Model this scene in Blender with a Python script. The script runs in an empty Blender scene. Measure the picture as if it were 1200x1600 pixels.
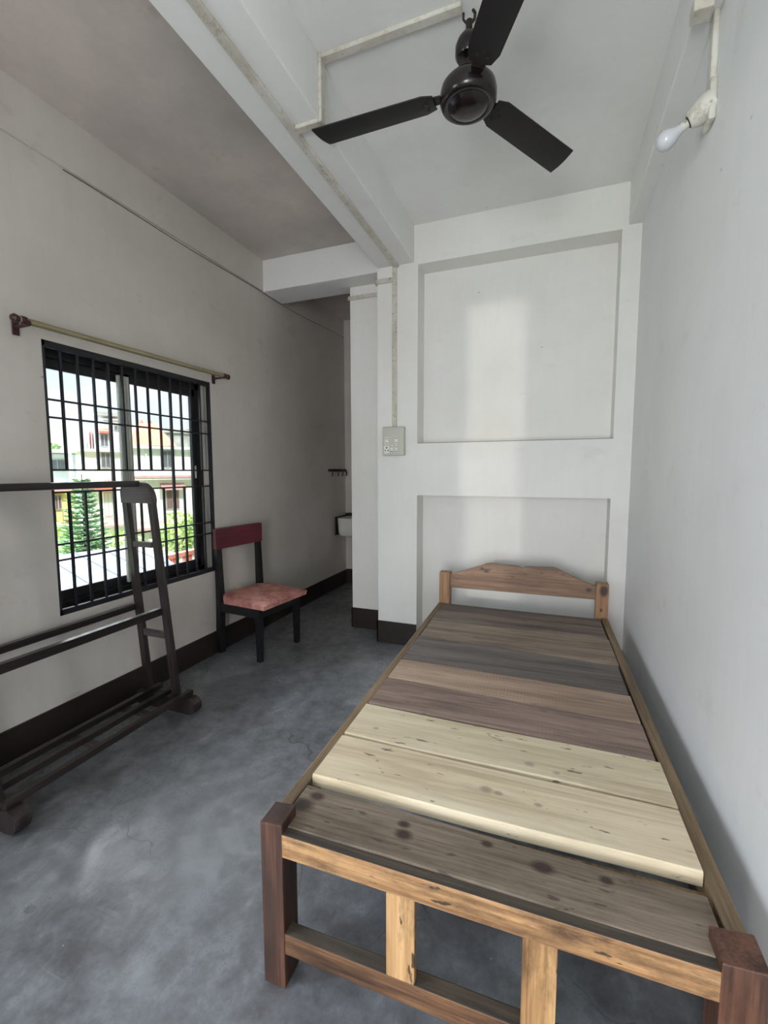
import bpy, bmesh, math, random
from mathutils import Vector, Matrix, Quaternion

random.seed(7)
S = bpy.context.scene
COL = S.collection
PI = math.pi

# ------------------------------------------------------------------ camera
cam_data = bpy.data.cameras.new('camera')
cam = bpy.data.objects.new('camera', cam_data)
COL.objects.link(cam)
cam_data.sensor_fit = 'VERTICAL'
cam_data.sensor_height = 24.0
cam_data.lens = 24.0 * 693.967 / 1600.0
cam_data.clip_start = 0.02
cam_data.clip_end = 400
_yaw, _pitch, _roll = 0.361094, -0.0907074, -0.0020877
_f = Vector((-math.sin(_yaw) * math.cos(_pitch), math.cos(_yaw) * math.cos(_pitch), math.sin(_pitch)))
_r0 = Vector((math.cos(_yaw), math.sin(_yaw), 0))
_u0 = _r0.cross(_f)
_r = _r0 * math.cos(_roll) + _u0 * math.sin(_roll)
_u = -_r0 * math.sin(_roll) + _u0 * math.cos(_roll)
cam.matrix_world = Matrix(((_r.x, _u.x, -_f.x, 0), (_r.y, _u.y, -_f.y, 0), (_r.z, _u.z, -_f.z, 1.2), (0, 0, 0, 1)))
S.camera = cam

# ------------------------------------------------------------------ world, lights, exposure
S.view_settings.view_transform = 'Standard'
S.view_settings.look = 'None'
S.view_settings.gamma = 1.0
S.view_settings.use_curve_mapping = False
S.view_settings.exposure = 0.40

HORIZON_STRENGTH = 1.05
ZENITH_STRENGTH = 16.0
SUN_ENERGY = 3.2
DOOR_POWER = 92.0
ADDED_WINDOW_POWER = 32.0
GAP_POWER = 165.0

W = bpy.data.worlds.new('world')
S.world = W
W.use_nodes = True
wn, wl = W.node_tree.nodes, W.node_tree.links
wn.clear()
w_out = wn.new('ShaderNodeOutputWorld')
w_bg = wn.new('ShaderNodeBackground')
w_tc = wn.new('ShaderNodeTexCoord')
w_sep = wn.new('ShaderNodeSeparateXYZ')
wl.new(w_tc.outputs['Generated'], w_sep.inputs[0])
w_map = wn.new('ShaderNodeMapping')
w_map.inputs['Scale'].default_value = (2.0, 2.0, 5.0)
wl.new(w_tc.outputs['Generated'], w_map.inputs[0])
w_noise = wn.new('ShaderNodeTexNoise')
w_noise.inputs['Scale'].default_value = 1.6
w_noise.inputs['Detail'].default_value = 5
wl.new(w_map.outputs[0], w_noise.inputs[0])
w_cr = wn.new('ShaderNodeValToRGB')
w_cr.color_ramp.elements[0].position = 0.40
w_cr.color_ramp.elements[0].color = (0.66, 0.83, 0.98, 1)
w_cr.color_ramp.elements[1].position = 0.62
w_cr.color_ramp.elements[1].color = (0.96, 0.975, 1.0, 1)
wl.new(w_noise.outputs[0], w_cr.inputs[0])
w_mr = wn.new('ShaderNodeMapRange')
w_mr.inputs['From Min'].default_value = 0.24
w_mr.inputs['From Max'].default_value = 0.60
w_mr.inputs['To Min'].default_value = HORIZON_STRENGTH
w_mr.inputs['To Max'].default_value = ZENITH_STRENGTH
w_mr.interpolation_type = 'SMOOTHSTEP'
wl.new(w_sep.outputs[2], w_mr.inputs[0])
wl.new(w_cr.outputs[0], w_bg.inputs[0])
# extra sky brightness added on the window side to light the room
w_side = wn.new('ShaderNodeMapRange')
w_side.inputs['From Min'].default_value = 0.25
w_side.inputs['From Max'].default_value = -0.35
w_side.inputs['To Min'].default_value = 0.10
w_side.inputs['To Max'].default_value = 1.0
wl.new(w_sep.outputs[0], w_side.inputs[0])
w_mul = wn.new('ShaderNodeMath')
w_mul.operation = 'MULTIPLY'
wl.new(w_mr.outputs[0], w_mul.inputs[0])
wl.new(w_side.outputs[0], w_mul.inputs[1])
wl.new(w_mul.outputs[0], w_bg.inputs[1])
wl.new(w_bg.outputs[0], w_out.inputs[0])


def link_light(name, kind, loc, rot, **kw):
    d = bpy.data.lights.new(name, kind)
    for k, v in kw.items():
        setattr(d, k, v)
    o = bpy.data.objects.new(name, d)
    o.location = loc
    o.rotation_euler = rot
    COL.objects.link(o)
    return o, d


sun, _ = link_light('sun', 'SUN', (0, 0, 30), (0, 0, 0), energy=SUN_ENERGY, angle=math.radians(3), color=(1.0, 0.95, 0.88))
sun.rotation_euler = Vector((0.62, -0.28, 0.73)).to_track_quat('Z', 'Y').to_euler()

XL0 = -2.059
# daylight that enters by the open door and an added, unseen window behind the camera
DOOR = (-0.52, 0.30, 2.10)          # x0, x1, head height of the doorway in the back wall
YB = -1.75                          # inner face of the back wall
dl, _ = link_light('doorway_daylight', 'AREA', (-0.11, YB - 0.9, 0.98), (math.radians(90), 0, 0),
                   energy=DOOR_POWER, shape='RECTANGLE', size=1.3, size_y=1.6, color=(0.97, 0.985, 1.0))
# low bright glare from across the yard, let in by the narrow gap of the second door leaf
GAP0, GAP1 = -1.19, -0.95
gl_, _ = link_light('gap_daylight', 'AREA', (-2.13, -9.0, 1.84), (math.radians(90), 0, math.radians(-8.3)),
                    energy=GAP_POWER, shape='RECTANGLE', size=0.11, size_y=0.11, color=(1.0, 0.95, 0.88))
WB0, WB1, WBZ0, WBZ1 = -1.15, 0.0, 0.80, 2.05      # unseen window added in the left wall to light the right wall
wl2, _ = link_light('added_window_fill', 'AREA', (XL0 - 0.35, (WB0 + WB1) / 2, (WBZ0 + WBZ1) / 2 + 0.1), (0, math.radians(-90 + 12), 0),
                    energy=ADDED_WINDOW_POWER, shape='RECTANGLE', size=1.4, size_y=1.5, color=(0.84, 0.92, 1.0))
# portals guide the sky light through the openings (they add no light of their own)
for nm, loc, rot, sx, sy in (('window_portal', (-2.235, 1.814, 1.16), (0, math.radians(-90), 0), 1.25, 1.02),):
    po, pd = link_light(nm, 'AREA', loc, rot, energy=1.0, shape='RECTANGLE', size=sx, size_y=sy)
    pd.cycles.is_portal = True

S.cycles.max_bounces = 12
S.cycles.diffuse_bounces = 7
S.cycles.glossy_bounces = 4
S.cycles.transparent_max_bounces = 12
S.cycles.sample_clamp_indirect = 6.0
S.cycles.caustics_reflective = False
S.cycles.caustics_refractive = False


# ------------------------------------------------------------------ materials
def srgb(r, g, b):
    def c(v):
        v /= 255.0
        return v / 12.92 if v <= 0.04045 else ((v + 0.055) / 1.055) ** 2.4
    return (c(r), c(g), c(b), 1)


class NT:
    def __init__(self, name):
        self.m = bpy.data.materials.new(name)
        self.m.use_nodes = True
        self.n = self.m.node_tree.nodes
        self.l = self.m.node_tree.links
        self.b = self.n['Principled BSDF']
        tc = self.n.new('ShaderNodeTexCoord')
        self.obj = tc.outputs['Object']

    def map(self, scale=(1, 1, 1), loc=(0, 0, 0), rand=False):
        mp = self.n.new('ShaderNodeMapping')
        mp.inputs['Scale'].default_value = scale
        mp.inputs['Location'].default_value = loc
        src = self.obj
        if rand:
            oi = self.n.new('ShaderNodeObjectInfo')
            mu = self.n.new('ShaderNodeVectorMath')
            mu.operation = 'MULTIPLY'
            mu.inputs[1].default_value = (13.7, 7.3, 5.1)
            self.l.new(oi.outputs['Random'], mu.inputs[0])
            ad = self.n.new('ShaderNodeVectorMath')
            self.l.new(self.obj, ad.inputs[0])
            self.l.new(mu.outputs[0], ad.inputs[1])
            src = ad.outputs[0]
        self.l.new(src, mp.inputs[0])
        return mp.outputs[0]

    def noise(self, vec, scale, detail=4, rough=0.55, dist=0.0):
        t = self.n.new('ShaderNodeTexNoise')
        t.inputs['Scale'].default_value = scale
        t.inputs['Detail'].default_value = detail
        t.inputs['Roughness'].default_value = rough
        t.inputs['Distortion'].default_value = dist
        self.l.new(vec, t.inputs['Vector'])
        return t.outputs[0]

    def voro(self, vec, scale, feature='F1'):
        t = self.n.new('ShaderNodeTexVoronoi')
        t.feature = feature
        t.inputs['Scale'].default_value = scale
        self.l.new(vec, t.inputs['Vector'])
        return t.outputs['Distance']

    def ramp(self, fac, stops):
        r = self.n.new('ShaderNodeValToRGB')
        e = r.color_ramp.elements
        while len(e) < len(stops):
            e.new(0.5)
        for el, (p, c) in zip(e, stops):
            el.position = p
            el.color = c if len(c) == 4 else (*c, 1)
        self.l.new(fac, r.inputs[0])
        return r.outputs[0]

    def step(self, fac, lo, hi):
        r = self.n.new('ShaderNodeMapRange')
        r.inputs['From Min'].default_value = lo
        r.inputs['From Max'].default_value = hi
        self.l.new(fac, r.inputs[0])
        return r.outputs[0]

    def math(self, op, a, b=None):
        m = self.n.new('ShaderNodeMath')
        m.operation = op
        for i, v in enumerate((a, b)):
            if v is None:
                continue
            if isinstance(v, (int, float)):
                m.inputs[i].default_value = v
            else:
                self.l.new(v, m.inputs[i])
        return m.outputs[0]

    def mix(self, fac, a, b, blend='MIX'):
        m = self.n.new('ShaderNodeMix')
        m.data_type = 'RGBA'
        m.blend_type = blend
        for sock, v in ((m.inputs[0], fac), (m.inputs[6], a), (m.inputs[7], b)):
            if isinstance(v, (int, float, tuple)):
                sock.default_value = v
            else:
                self.l.new(v, sock)
        return m.outputs[2]

    def bump(self, h, strength=0.2, dist=0.01):
        b = self.n.new('ShaderNodeBump')
        b.inputs['Strength'].default_value = strength
        b.inputs['Distance'].default_value = dist
        self.l.new(h, b.inputs['Height'])
        self.l.new(b.outputs[0], self.b.inputs['Normal'])

    def base(self, c):
        s = self.b.inputs['Base Color']
        if isinstance(c, tuple):
            s.default_value = c
        else:
            self.l.new(c, s)

    def rough(self, r):
        s = self.b.inputs['Roughness']
        if isinstance(r, (int, float)):
            s.default_value = r
        else:
            self.l.new(r, s)


def m_paint(name, c, c2, dirt=0.25, rough=0.6, flecks=0.5):
    t = NT(name)
    v = t.map()
    n = t.noise(v, 1.3, 5, 0.6)
    col = t.ramp(n, [(0.3, c2), (0.65, c)])
    # uneven brush coats, running up and down
    br = t.step(t.noise(t.map((14, 14, 1.2), (2, 5, 1)), 2.0, 6, 0.7), 0.35, 0.70)
    col = t.mix(t.math('MULTIPLY', br, 0.16), col, tuple(x * 0.90 for x in c2[:3]) + (1,))
    # grime smudges, small pits and flecks
    sm = t.step(t.noise(t.map((1.0, 1.0, 1.6), (3, 1, 7)), 4.5, 6, 0.7), 0.60, 0.78)
    col = t.mix(t.math('MULTIPLY', sm, dirt), col, srgb(150, 140, 124))
    fl = t.step(t.voro(t.map(loc=(1.3, 4.1, 2.2)), 5.5), 0.035, 0.02)
    gate = t.step(t.noise(t.map(loc=(9, 2, 4)), 2.0, 2), 0.52, 0.56)
    col = t.mix(t.math('MULTIPLY', t.math('MULTIPLY', fl, gate), flecks), col, srgb(70, 62, 52))
    t.base(col)
    t.rough(rough)
    t.bump(t.noise(t.map(), 26, 6, 0.6), 0.10, 0.004)
    return t.m


def m_flat(name, c, rough=0.5, metal=0.0, var=0.25, scale=6.0, bump=0.0):
    t = NT(name)
    n = t.noise(t.map(), scale, 4)
    d = tuple(x * (1 - var) for x in c[:3]) + (1,)
    t.base(t.ramp(n, [(0.35, d), (0.65, c)]))
    t.rough(rough)
    t.b.inputs['Metallic'].default_value = metal
    if bump:
        t.bump(t.noise(t.map(), scale * 6, 4), bump, 0.004)
    return t.m


def m_wood(name, dark, mid, light, axis=0, rough=0.6, pits=0.5, stain=0.4, saw=0.0, knots=0.0, stain_col=None, fine=1.0, spots=(), spot_col=None):
    t = NT(name)

    def sc(a, b):
        s = [b, b, b]
        s[axis] = a
        return tuple(s)
    n1 = t.noise(t.map(sc(1.1, 14), rand=True), 1.0, 5, 0.6, 0.6)
    n2 = t.noise(t.map(sc(5, 150), rand=True), 1.0, 4, 0.6)
    f = t.math('ADD', t.math('MULTIPLY', n1, 1.0 - 0.38 * fine), t.math('MULTIPLY', n2, 0.38 * fine))
    col = t.ramp(f, [(0.38, dark), (0.50, mid), (0.62, light)])
    sn = t.step(t.noise(t.map(sc(2.6, 8), (4, 2, 1), rand=True), 1.6, 7, 0.72), 0.50, 0.68)
    col = t.mix(t.math('MULTIPLY', sn, stain), col, stain_col or tuple(x * 0.45 for x in dark[:3]) + (1,))
    if saw:
        w = t.n.new('ShaderNodeTexWave')
        w.bands_direction = 'XYZ'[axis]
        w.inputs['Scale'].default_value = 26
        w.inputs['Distortion'].default_value = 1.5
        w.inputs['Detail'].default_value = 2
        t.l.new(t.obj, w.inputs[0])
        g = t.step(t.noise(t.map(sc(2, 2.5), (7, 0, 0)), 1.5, 2), 0.40, 0.62)
        col = t.mix(t.math('MULTIPLY', t.math('MULTIPLY', w.outputs[1], g), saw), col, tuple(min(1, x * 1.35) for x in light[:3]) + (1,))
    if pits:
        p = t.step(t.noise(t.map(sc(14, 60), (2, 8, 3), rand=True), 1.0, 3, 0.55), 0.665, 0.70)
        col = t.mix(t.math('MULTIPLY', p, pits), col, srgb(42, 32, 26))
    if knots:
        k = t.voro(t.map(sc(1.7, 5.0), (0.4, 0.9, 0.3), rand=True), 1.0)
        col = t.mix(t.math('MULTIPLY', t.step(k, 0.13, 0.05), knots), col, srgb(38, 26, 20))
    for sx_, sy_, sz_, sr in spots:        # single knots where the board has them
        d = t.n.new('ShaderNodeVectorMath')
        d.operation = 'SUBTRACT'
        t.l.new(t.obj, d.inputs[0])
        d.inputs[1].default_value = (sx_, sy_, sz_)
        wv = t.n.new('ShaderNodeVectorMath')
        wv.operation = 'MULTIPLY'
        t.l.new(d.outputs[0], wv.inputs[0])
        wv.inputs[1].default_value = sc(0.7, 1.0)
        ln = t.n.new('ShaderNodeVectorMath')
        ln.operation = 'LENGTH'
        t.l.new(wv.outputs[0], ln.inputs[0])
        dd = t.math('ADD', ln.outputs['Value'], t.math('MULTIPLY', t.math('SUBTRACT', n1, 0.5), sr * 1.2))
        col = t.mix(t.math('MULTIPLY', t.step(dd, sr * 1.15, sr * 0.5), 0.75 if spot_col else 0.92), col, spot_col or srgb(44, 30, 24))
    t.base(col)
    t.rough(rough)
    t.bump(f, 0.25, 0.003)
    return t.m


def m_cement():
    t = NT('polished_cement')
    n1 = t.noise(t.map((1.0, 0.7, 1)), 2.3, 9, 0.70, 0.0)
    n2 = t.noise(t.map(loc=(5, 3, 0)), 13, 7, 0.72, 0.15)
    f = t.math('ADD', t.math('MULTIPLY', n1, 0.6), t.math('MULTIPLY', n2, 0.4))
    col = t.ramp(f, [(0.40, srgb(76, 76, 78)), (0.50, srgb(106, 108, 112)), (0.60, srgb(136, 139, 143))])
    # dark spatter spots, pale scuffs, hairline cracks
    sp = t.step(t.voro(t.map((1.0, 1.3, 1), (0.7, 0.2, 0)), 7.0), 0.13, 0.09)
    gate = t.step(t.noise(t.map(loc=(2, 6, 0)), 3.1, 2), 0.55, 0.60)
    col = t.mix(t.math('MULTIPLY', t.math('MULTIPLY', sp, gate), 0.45), col, srgb(48, 48, 50))
    sc = t.step(t.noise(t.map((3, 38, 1), (1, 1, 0)), 1.0, 4, 0.6), 0.66, 0.74)
    col = t.mix(t.math('MULTIPLY', sc, 0.30), col, srgb(150, 152, 152))
    wv = t.n.new('ShaderNodeTexNoise')
    wv.inputs['Scale'].default_value = 2.2
    wv.inputs['Detail'].default_value = 4
    t.l.new(t.obj, wv.inputs['Vector'])
    vm = t.n.new('ShaderNodeVectorMath')
    vm.operation = 'MULTIPLY_ADD'
    vm.inputs[1].default_value = (0.5, 0.5, 0)
    t.l.new(wv.outputs[1], vm.inputs[0])
    t.l.new(t.obj, vm.inputs[2])
    ck = t.voro(vm.outputs[0], 1.35, 'DISTANCE_TO_EDGE')
    gate2 = t.step(t.noise(t.map(loc=(8, 1, 0)), 1.6, 2), 0.47, 0.56)
    col = t.mix(t.math('MULTIPLY', t.math('MULTIPLY', t.step(ck, 0.0035, 0.001), gate2), 0.7), col, srgb(45, 44, 44))
    wh = t.step(t.voro(t.map(loc=(0.2, 0.7, 0)), 9.0), 0.028, 0.018)
    col = t.mix(t.math('MULTIPLY', wh, 0.5), col, srgb(185, 185, 180))
    t.base(col)
    t.rough(t.math('ADD', t.math('MULTIPLY', t.step(f, 0.38, 0.62), -0.20), 0.42))
    t.b.inputs['Specular IOR Level'].default_value = 1.0
    t.bump(f, 0.12, 0.006)
    return t.m


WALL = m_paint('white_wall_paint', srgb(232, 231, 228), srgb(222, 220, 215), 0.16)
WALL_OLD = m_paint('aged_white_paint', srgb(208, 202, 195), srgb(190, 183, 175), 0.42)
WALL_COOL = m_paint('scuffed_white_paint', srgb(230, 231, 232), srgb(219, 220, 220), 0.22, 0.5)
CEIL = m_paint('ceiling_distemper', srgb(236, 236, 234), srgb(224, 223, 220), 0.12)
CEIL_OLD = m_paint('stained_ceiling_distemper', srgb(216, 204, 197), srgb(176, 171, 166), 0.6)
BEAM = m_paint('beam_paint', srgb(232, 232, 231), srgb(224, 223, 220), 0.10)
SKIRT = m_flat('dark_brown_skirting_enamel', srgb(46, 36, 34), 0.42, var=0.35, scale=5, bump=0.05)
CEMENT = m_cement()
def m_conduit():
    t = NT('yellowed_pvc')
    col = t.ramp(t.noise(t.map(), 5, 4), [(0.35, srgb(186, 180, 166)), (0.65, srgb(210, 207, 198))])
    g = t.step(t.noise(t.map(loc=(3, 1, 2)), 26, 6, 0.75), 0.52, 0.66)
    col = t.mix(t.math('MULTIPLY', g, 0.55), col, srgb(134, 118, 94))
    d = t.step(t.voro(t.map(loc=(1, 2, 5)), 34), 0.20, 0.12)
    gate = t.step(t.noise(t.map(loc=(6, 3, 1)), 9, 3), 0.52, 0.60)
    col = t.mix(t.math('MULTIPLY', t.math('MULTIPLY', d, gate), 0.7), col, srgb(70, 56, 44))
    t.base(col)
    t.rough(0.5)
    return t.m


CONDUIT = m_conduit()
PVC = m_flat('cream_plastic', srgb(196, 195, 184), 0.4, var=0.1)
PVC_WHITE = m_flat('white_plastic', srgb(228, 228, 222), 0.35, var=0.06)
HOLE = m_flat('dark_slot', srgb(30, 28, 26), 0.7)
GRILLE = m_flat('black_painted_iron', srgb(30, 31, 36), 0.45, var=0.3, scale=14, bump=0.08)
FRAME = m_flat('dark_anodised_aluminium', srgb(44, 42, 44), 0.4, 0.35, var=0.2)
ALU = m_flat('grey_green_aluminium', srgb(196, 198, 188), 0.4, 0.1, var=0.15)
RACKWOOD = m_wood('dark_varnished_wood', srgb(25, 20, 20), srgb(39, 32, 32), srgb(56, 48, 49), 1, 0.30, 0.15, 0.25)
RACKWOOD_Z = m_wood('dark_varnished_wood_upright', srgb(29, 23, 23), srgb(43, 36, 36), srgb(61, 52, 53), 2, 0.36, 0.15, 0.25)
RACKWOOD_X_LIT = m_wood('dark_varnished_wood_cross_lit', srgb(46, 38, 39), srgb(68, 59, 61), srgb(90, 80, 82), 0, 0.36, 0.15, 0.25)  # lighter copy of the rack wood, window light painted into its colour
CHAIR_BLACK = m_flat('black_lacquer', srgb(24, 23, 26), 0.4, var=0.3, scale=9)
CHAIR_RED = m_wood('red_painted_wood', srgb(70, 20, 30), srgb(92, 30, 42), srgb(106, 40, 50), 1, 0.45, 0.1, 0.25)
CHROME = m_flat('steel', srgb(190, 190, 190), 0.25, 0.9, var=0.1)
BRASS = m_flat('dull_brass', srgb(172, 160, 128), 0.35, 0.5, var=0.2)
MAROON = m_flat('maroon_plastic', srgb(60, 30, 34), 0.4, var=0.2)
FANMAT = m_flat('dark_brown_enamel', srgb(20, 14, 15), 0.62, var=0.2, scale=5)
FANGLOSS = m_flat('glossy_brown_enamel', srgb(26, 17, 18), 0.2, var=0.2, scale=5)
DARKMETAL = m_flat('rusty_dark_metal', srgb(52, 44, 36), 0.6, 0.3, var=0.4, scale=18)
BULB = m_flat('frosted_bulb_glass', srgb(196, 198, 203), 0.1, var=0.03)
CERAMIC = m_flat('white_ceramic', srgb(214, 212, 204), 0.18, var=0.08)


def m_fabric():
    t = NT('worn_pink_velvet')
    n = t.noise(t.map(), 9, 6, 0.7)
    col = t.ramp(n, [(0.36, srgb(150, 90, 84)), (0.52, srgb(192, 132, 122)), (0.68, srgb(208, 162, 148))])
    p = t.step(t.noise(t.map(), 60, 3), 0.55, 0.7)
    col = t.mix(t.math('MULTIPLY', p, 0.35), col, srgb(200, 160, 144))
    t.base(col)
    t.rough(0.95)
    t.bump(t.noise(t.map(), 90, 3), 0.3, 0.003)
    return t.m


VELVET = m_fabric()


def m_glass():
    t = NT('window_glass')
    n = t.n
    tr = n.new('ShaderNodeBsdfTransparent')
    gl = n.new('ShaderNodeBsdfGlossy')
    gl.inputs['Roughness'].default_value = 0.02
    fr = n.new('ShaderNodeFresnel')
    fr.inputs['IOR'].default_value = 1.35
    mx = n.new('ShaderNodeMixShader')
    t.l.new(fr.outputs[0], mx.inputs[0])
    t.l.new(tr.outputs[0], mx.inputs[1])
    t.l.new(gl.outputs[0], mx.inputs[2])
    t.l.new(mx.outputs[0], n['Material Output'].inputs['Surface'])
    return t.m


GLASS = m_glass()


# ------------------------------------------------------------------ mesh helpers
class MB:
    def __init__(self):
        self.bm = bmesh.new()

    def box(self, x0, y0, z0, x1, y1, z1, bevel=0.0, seg=2):
        b = self.bm
        vs = [b.verts.new((x, y, z)) for z in (z0, z1) for y in (y0, y1) for x in (x0, x1)]
        fs = [b.faces.new([vs[i] for i in q]) for q in
              ((0, 2, 3, 1), (4, 5, 7, 6), (0, 1, 5, 4), (2, 6, 7, 3), (0, 4, 6, 2), (1, 3, 7, 5))]
        if bevel:
            es = list({e for f in fs for e in f.edges})
            bmesh.ops.bevel(b, geom=es, offset=bevel, segments=seg, profile=0.6, affect='EDGES', clamp_overlap=True)
        return self

    def prism(self, pts, a, b_, axis='z', bevel=0.0):
        """pts: 2D outline; extruded along axis from a to b_."""
        b = self.bm

        def P(p, h):
            return {'z': (p[0], p[1], h), 'y': (p[0], h, p[1]), 'x': (h, p[0], p[1])}[axis]
        lo = [b.verts.new(P(p, a)) for p in pts]
        hi = [b.verts.new(P(p, b_)) for p in pts]
        fs = [b.faces.new(lo), b.faces.new(list(reversed(hi)))]
        n = len(pts)
        for i in range(n):
            fs.append(b.faces.new((lo[i], hi[i], hi[(i + 1) % n], lo[(i + 1) % n])))
        if bevel:
            es = list({e for f in fs for e in f.edges})
            bmesh.ops.bevel(b, geom=es, offset=bevel, segments=2, profile=0.6, affect='EDGES', clamp_overlap=True)
        return self

    def hull8(self, bot, top, bevel=0.0):
        """bot, top: four 3D corners each, same winding."""
        b = self.bm
        lo = [b.verts.new(p) for p in bot]
        hi = [b.verts.new(p) for p in top]
        fs = [b.faces.new(list(reversed(lo))), b.faces.new(hi)]
        for i in range(4):
            fs.append(b.faces.new((lo[i], lo[(i + 1) % 4], hi[(i + 1) % 4], hi[i])))
        if bevel:
            es = list({e for f in fs for e in f.edges})
            bmesh.ops.bevel(b, geom=es, offset=bevel, segments=2, profile=0.6, affect='EDGES', clamp_overlap=True)
        return self

    def tube(self, pts, r, n=10, cap=True):
        b = self.bm
        pts = [Vector(p) for p in pts]
        rad = r if isinstance(r, (list, tuple)) else [r] * len(pts)
        rings = []
        up = None
        for i, p in enumerate(pts):
            d = (pts[min(i + 1, len(pts) - 1)] - pts[max(i - 1, 0)]).normalized()
            if up is None:
                up = Vector((0, 0, 1)) if abs(d.z) < 0.9 else Vector((1, 0, 0))
            s = d.cross(up).normalized()
            up = s.cross(d).normalized()
            rings.append([b.verts.new(p + (s * math.cos(2 * PI * k / n) + up * math.sin(2 * PI * k / n)) * rad[i]) for k in range(n)])
        for a, c in zip(rings, rings[1:]):
            for k in range(n):
                b.faces.new((a[k], a[(k + 1) % n], c[(k + 1) % n], c[k]))
        if cap:
            b.faces.new(list(reversed(rings[0])))
            b.faces.new(rings[-1])
        return self

    def lathe(self, prof, c=(0, 0, 0), axis=(0, 0, 1), n=32):
        """prof: (radius, height) pairs along axis."""
        b = self.bm
        q = Vector((0, 0, 1)).rotation_difference(Vector(axis).normalized())
        c = Vector(c)
        rings = []
        for r, h in prof:
            if r < 1e-6:
                rings.append([b.verts.new(c + q @ Vector((0, 0, h)))])
            else:
                rings.append([b.verts.new(c + q @ Vector((r * math.cos(2 * PI * k / n), r * math.sin(2 * PI * k / n), h))) for k in range(n)])
        for a, d in zip(rings, rings[1:]):
            for k in range(n):
                k2 = (k + 1) % n
                if len(a) == 1 and len(d) == 1:
                    continue
                if len(a) == 1:
                    b.faces.new((a[0], d[k2], d[k]))
                elif len(d) == 1:
                    b.faces.new((a[k], a[k2], d[0]))
                else:
                    b.faces.new((a[k], a[k2], d[k2], d[k]))
        for ring, rev in ((rings[0], True), (rings[-1], False)):
            if len(ring) > 1:
                b.faces.new(list(reversed(ring)) if rev else ring)
        return self

    def build(self, name, mat, parent=None, smooth=False, angle=40, origin=None, loc=None, rot=None):
        bm = self.bm
        bmesh.ops.recalc_face_normals(bm, faces=bm.faces)
        if origin is not None:
            o3 = Vector(origin)
            for v in bm.verts:
                v.co -= o3
        me = bpy.data.meshes.new(name)
        bm.to_mesh(me)
        bm.free()
        me.materials.append(mat)
        if smooth:
            for p in me.polygons:
                p.use_smooth = True
            try:
                me.set_sharp_from_angle(angle=math.radians(angle))
            except Exception:
                pass
        o = bpy.data.objects.new(name, me)
        COL.objects.link(o)
        if parent is not None:
            o.parent = parent
        if origin is not None:
            o.location = origin
        if loc is not None:
            o.location = loc
        if rot is not None:
            o.rotation_euler = rot
        return o


def tag(o, label=None, cat=None, group=None, kind=None):
    if label:
        o['label'] = label
    if cat:
        o['category'] = cat
    if group:
        o['group'] = group
    if kind:
        o['kind'] = kind
    return o


def thing(name, label, cat, loc=(0, 0, 0), rz=0.0, group=None):
    o = bpy.data.objects.new(name, None)
    o.empty_display_size = 0.1
    o.location = loc
    o.rotation_euler = (0, 0, rz)
    COL.objects.link(o)
    return tag(o, label, cat, group)


def struct(name, mb, mat, label=None, parent=None):
    o = mb.build(name, mat, parent)
    if parent is None:
        o['kind'] = 'structure'
        if label:
            o['label'] = label
    return o


# ------------------------------------------------------------------ the room
XL, XR = -2.059, 0.414
YF = 2.848                      # face of the far wall
ZB, ZC = 2.53, 2.754            # underside of the beams, ceiling
YA = 4.29                       # back of the washing alcove
WY0, WY1, WZ0, WZ1 = 1.312, 2.314, 0.552, 1.768   # window hole
T = 0.16

struct('floor', MB().box(XL - T, YB - 1.6, -0.15, XR + T, YA + T, 0), CEMENT, 'grey polished cement floor')
mb = MB()
mb.box(XL - T, YB - T, 0, XL, WB0, ZC).box(XL - T, WB1, 0, XL, WY0, ZC)
mb.box(XL - T, WB0, 0, XL, WB1, WBZ0).box(XL - T, WB0, WBZ1, XL, WB1, ZC)
mb.box(XL - T, WY1, 0, XL, YA + T, ZC)
mb.box(XL - T, WY0, 0, XL, WY1, WZ0).box(XL - T, WY0, WZ1, XL, WY1, ZC)
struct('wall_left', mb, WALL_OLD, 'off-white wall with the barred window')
struct('wall_right', MB().box(XR, YB - T, 0, XR + T, YA + T, ZC), WALL_COOL, 'scuffed white wall beside the bed')
# far wall with an upper and a lower recess
mb = MB()
mb.box(-1.12, YF, 0, -0.84, 3.0, ZC)                       # pier left of the recesses
mb.box(0.318, YF, 0, XR, 3.0, ZC)                          # pier right of the recesses
mb.box(-0.84, YF, 1.042, 0.318, 3.0, 1.387)                # band between the recesses
mb.box(-0.84, YF, 2.515, 0.318, 3.0, ZC)                   # lintel beam
mb.box(-1.12, 3.0, 0, XR, 3.15, ZC)                        # back of the recesses
struct('wall_far', mb, WALL, 'white end wall with two shallow recesses')
struct('wall_pier', MB().box(-1.415, 3.058, 0, -1.12, 3.15, ZB), WALL, 'white pier set back beside the alcove')
struct('wall_alcove', MB().box(XL, YA, 0, -0.9, YA + T, ZC).box(-0.95, 3.15, 0, -0.9, YA, ZC), WALL_OLD)
# back wall, with the doorway the daylight comes in by
dx0, dx1, dz = DOOR
mb = MB()
mb.box(XL, YB - T, 0, GAP0, YB, ZC).box(GAP1, YB - T, 0, dx0, YB, ZC).box(GAP0, YB - T, dz, GAP1, YB, ZC)
mb.box(dx1, YB - T, 0, XR, YB, ZC).box(dx0, YB - T, dz, dx1, YB, ZC)
struct('wall_back', mb, WALL)
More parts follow.
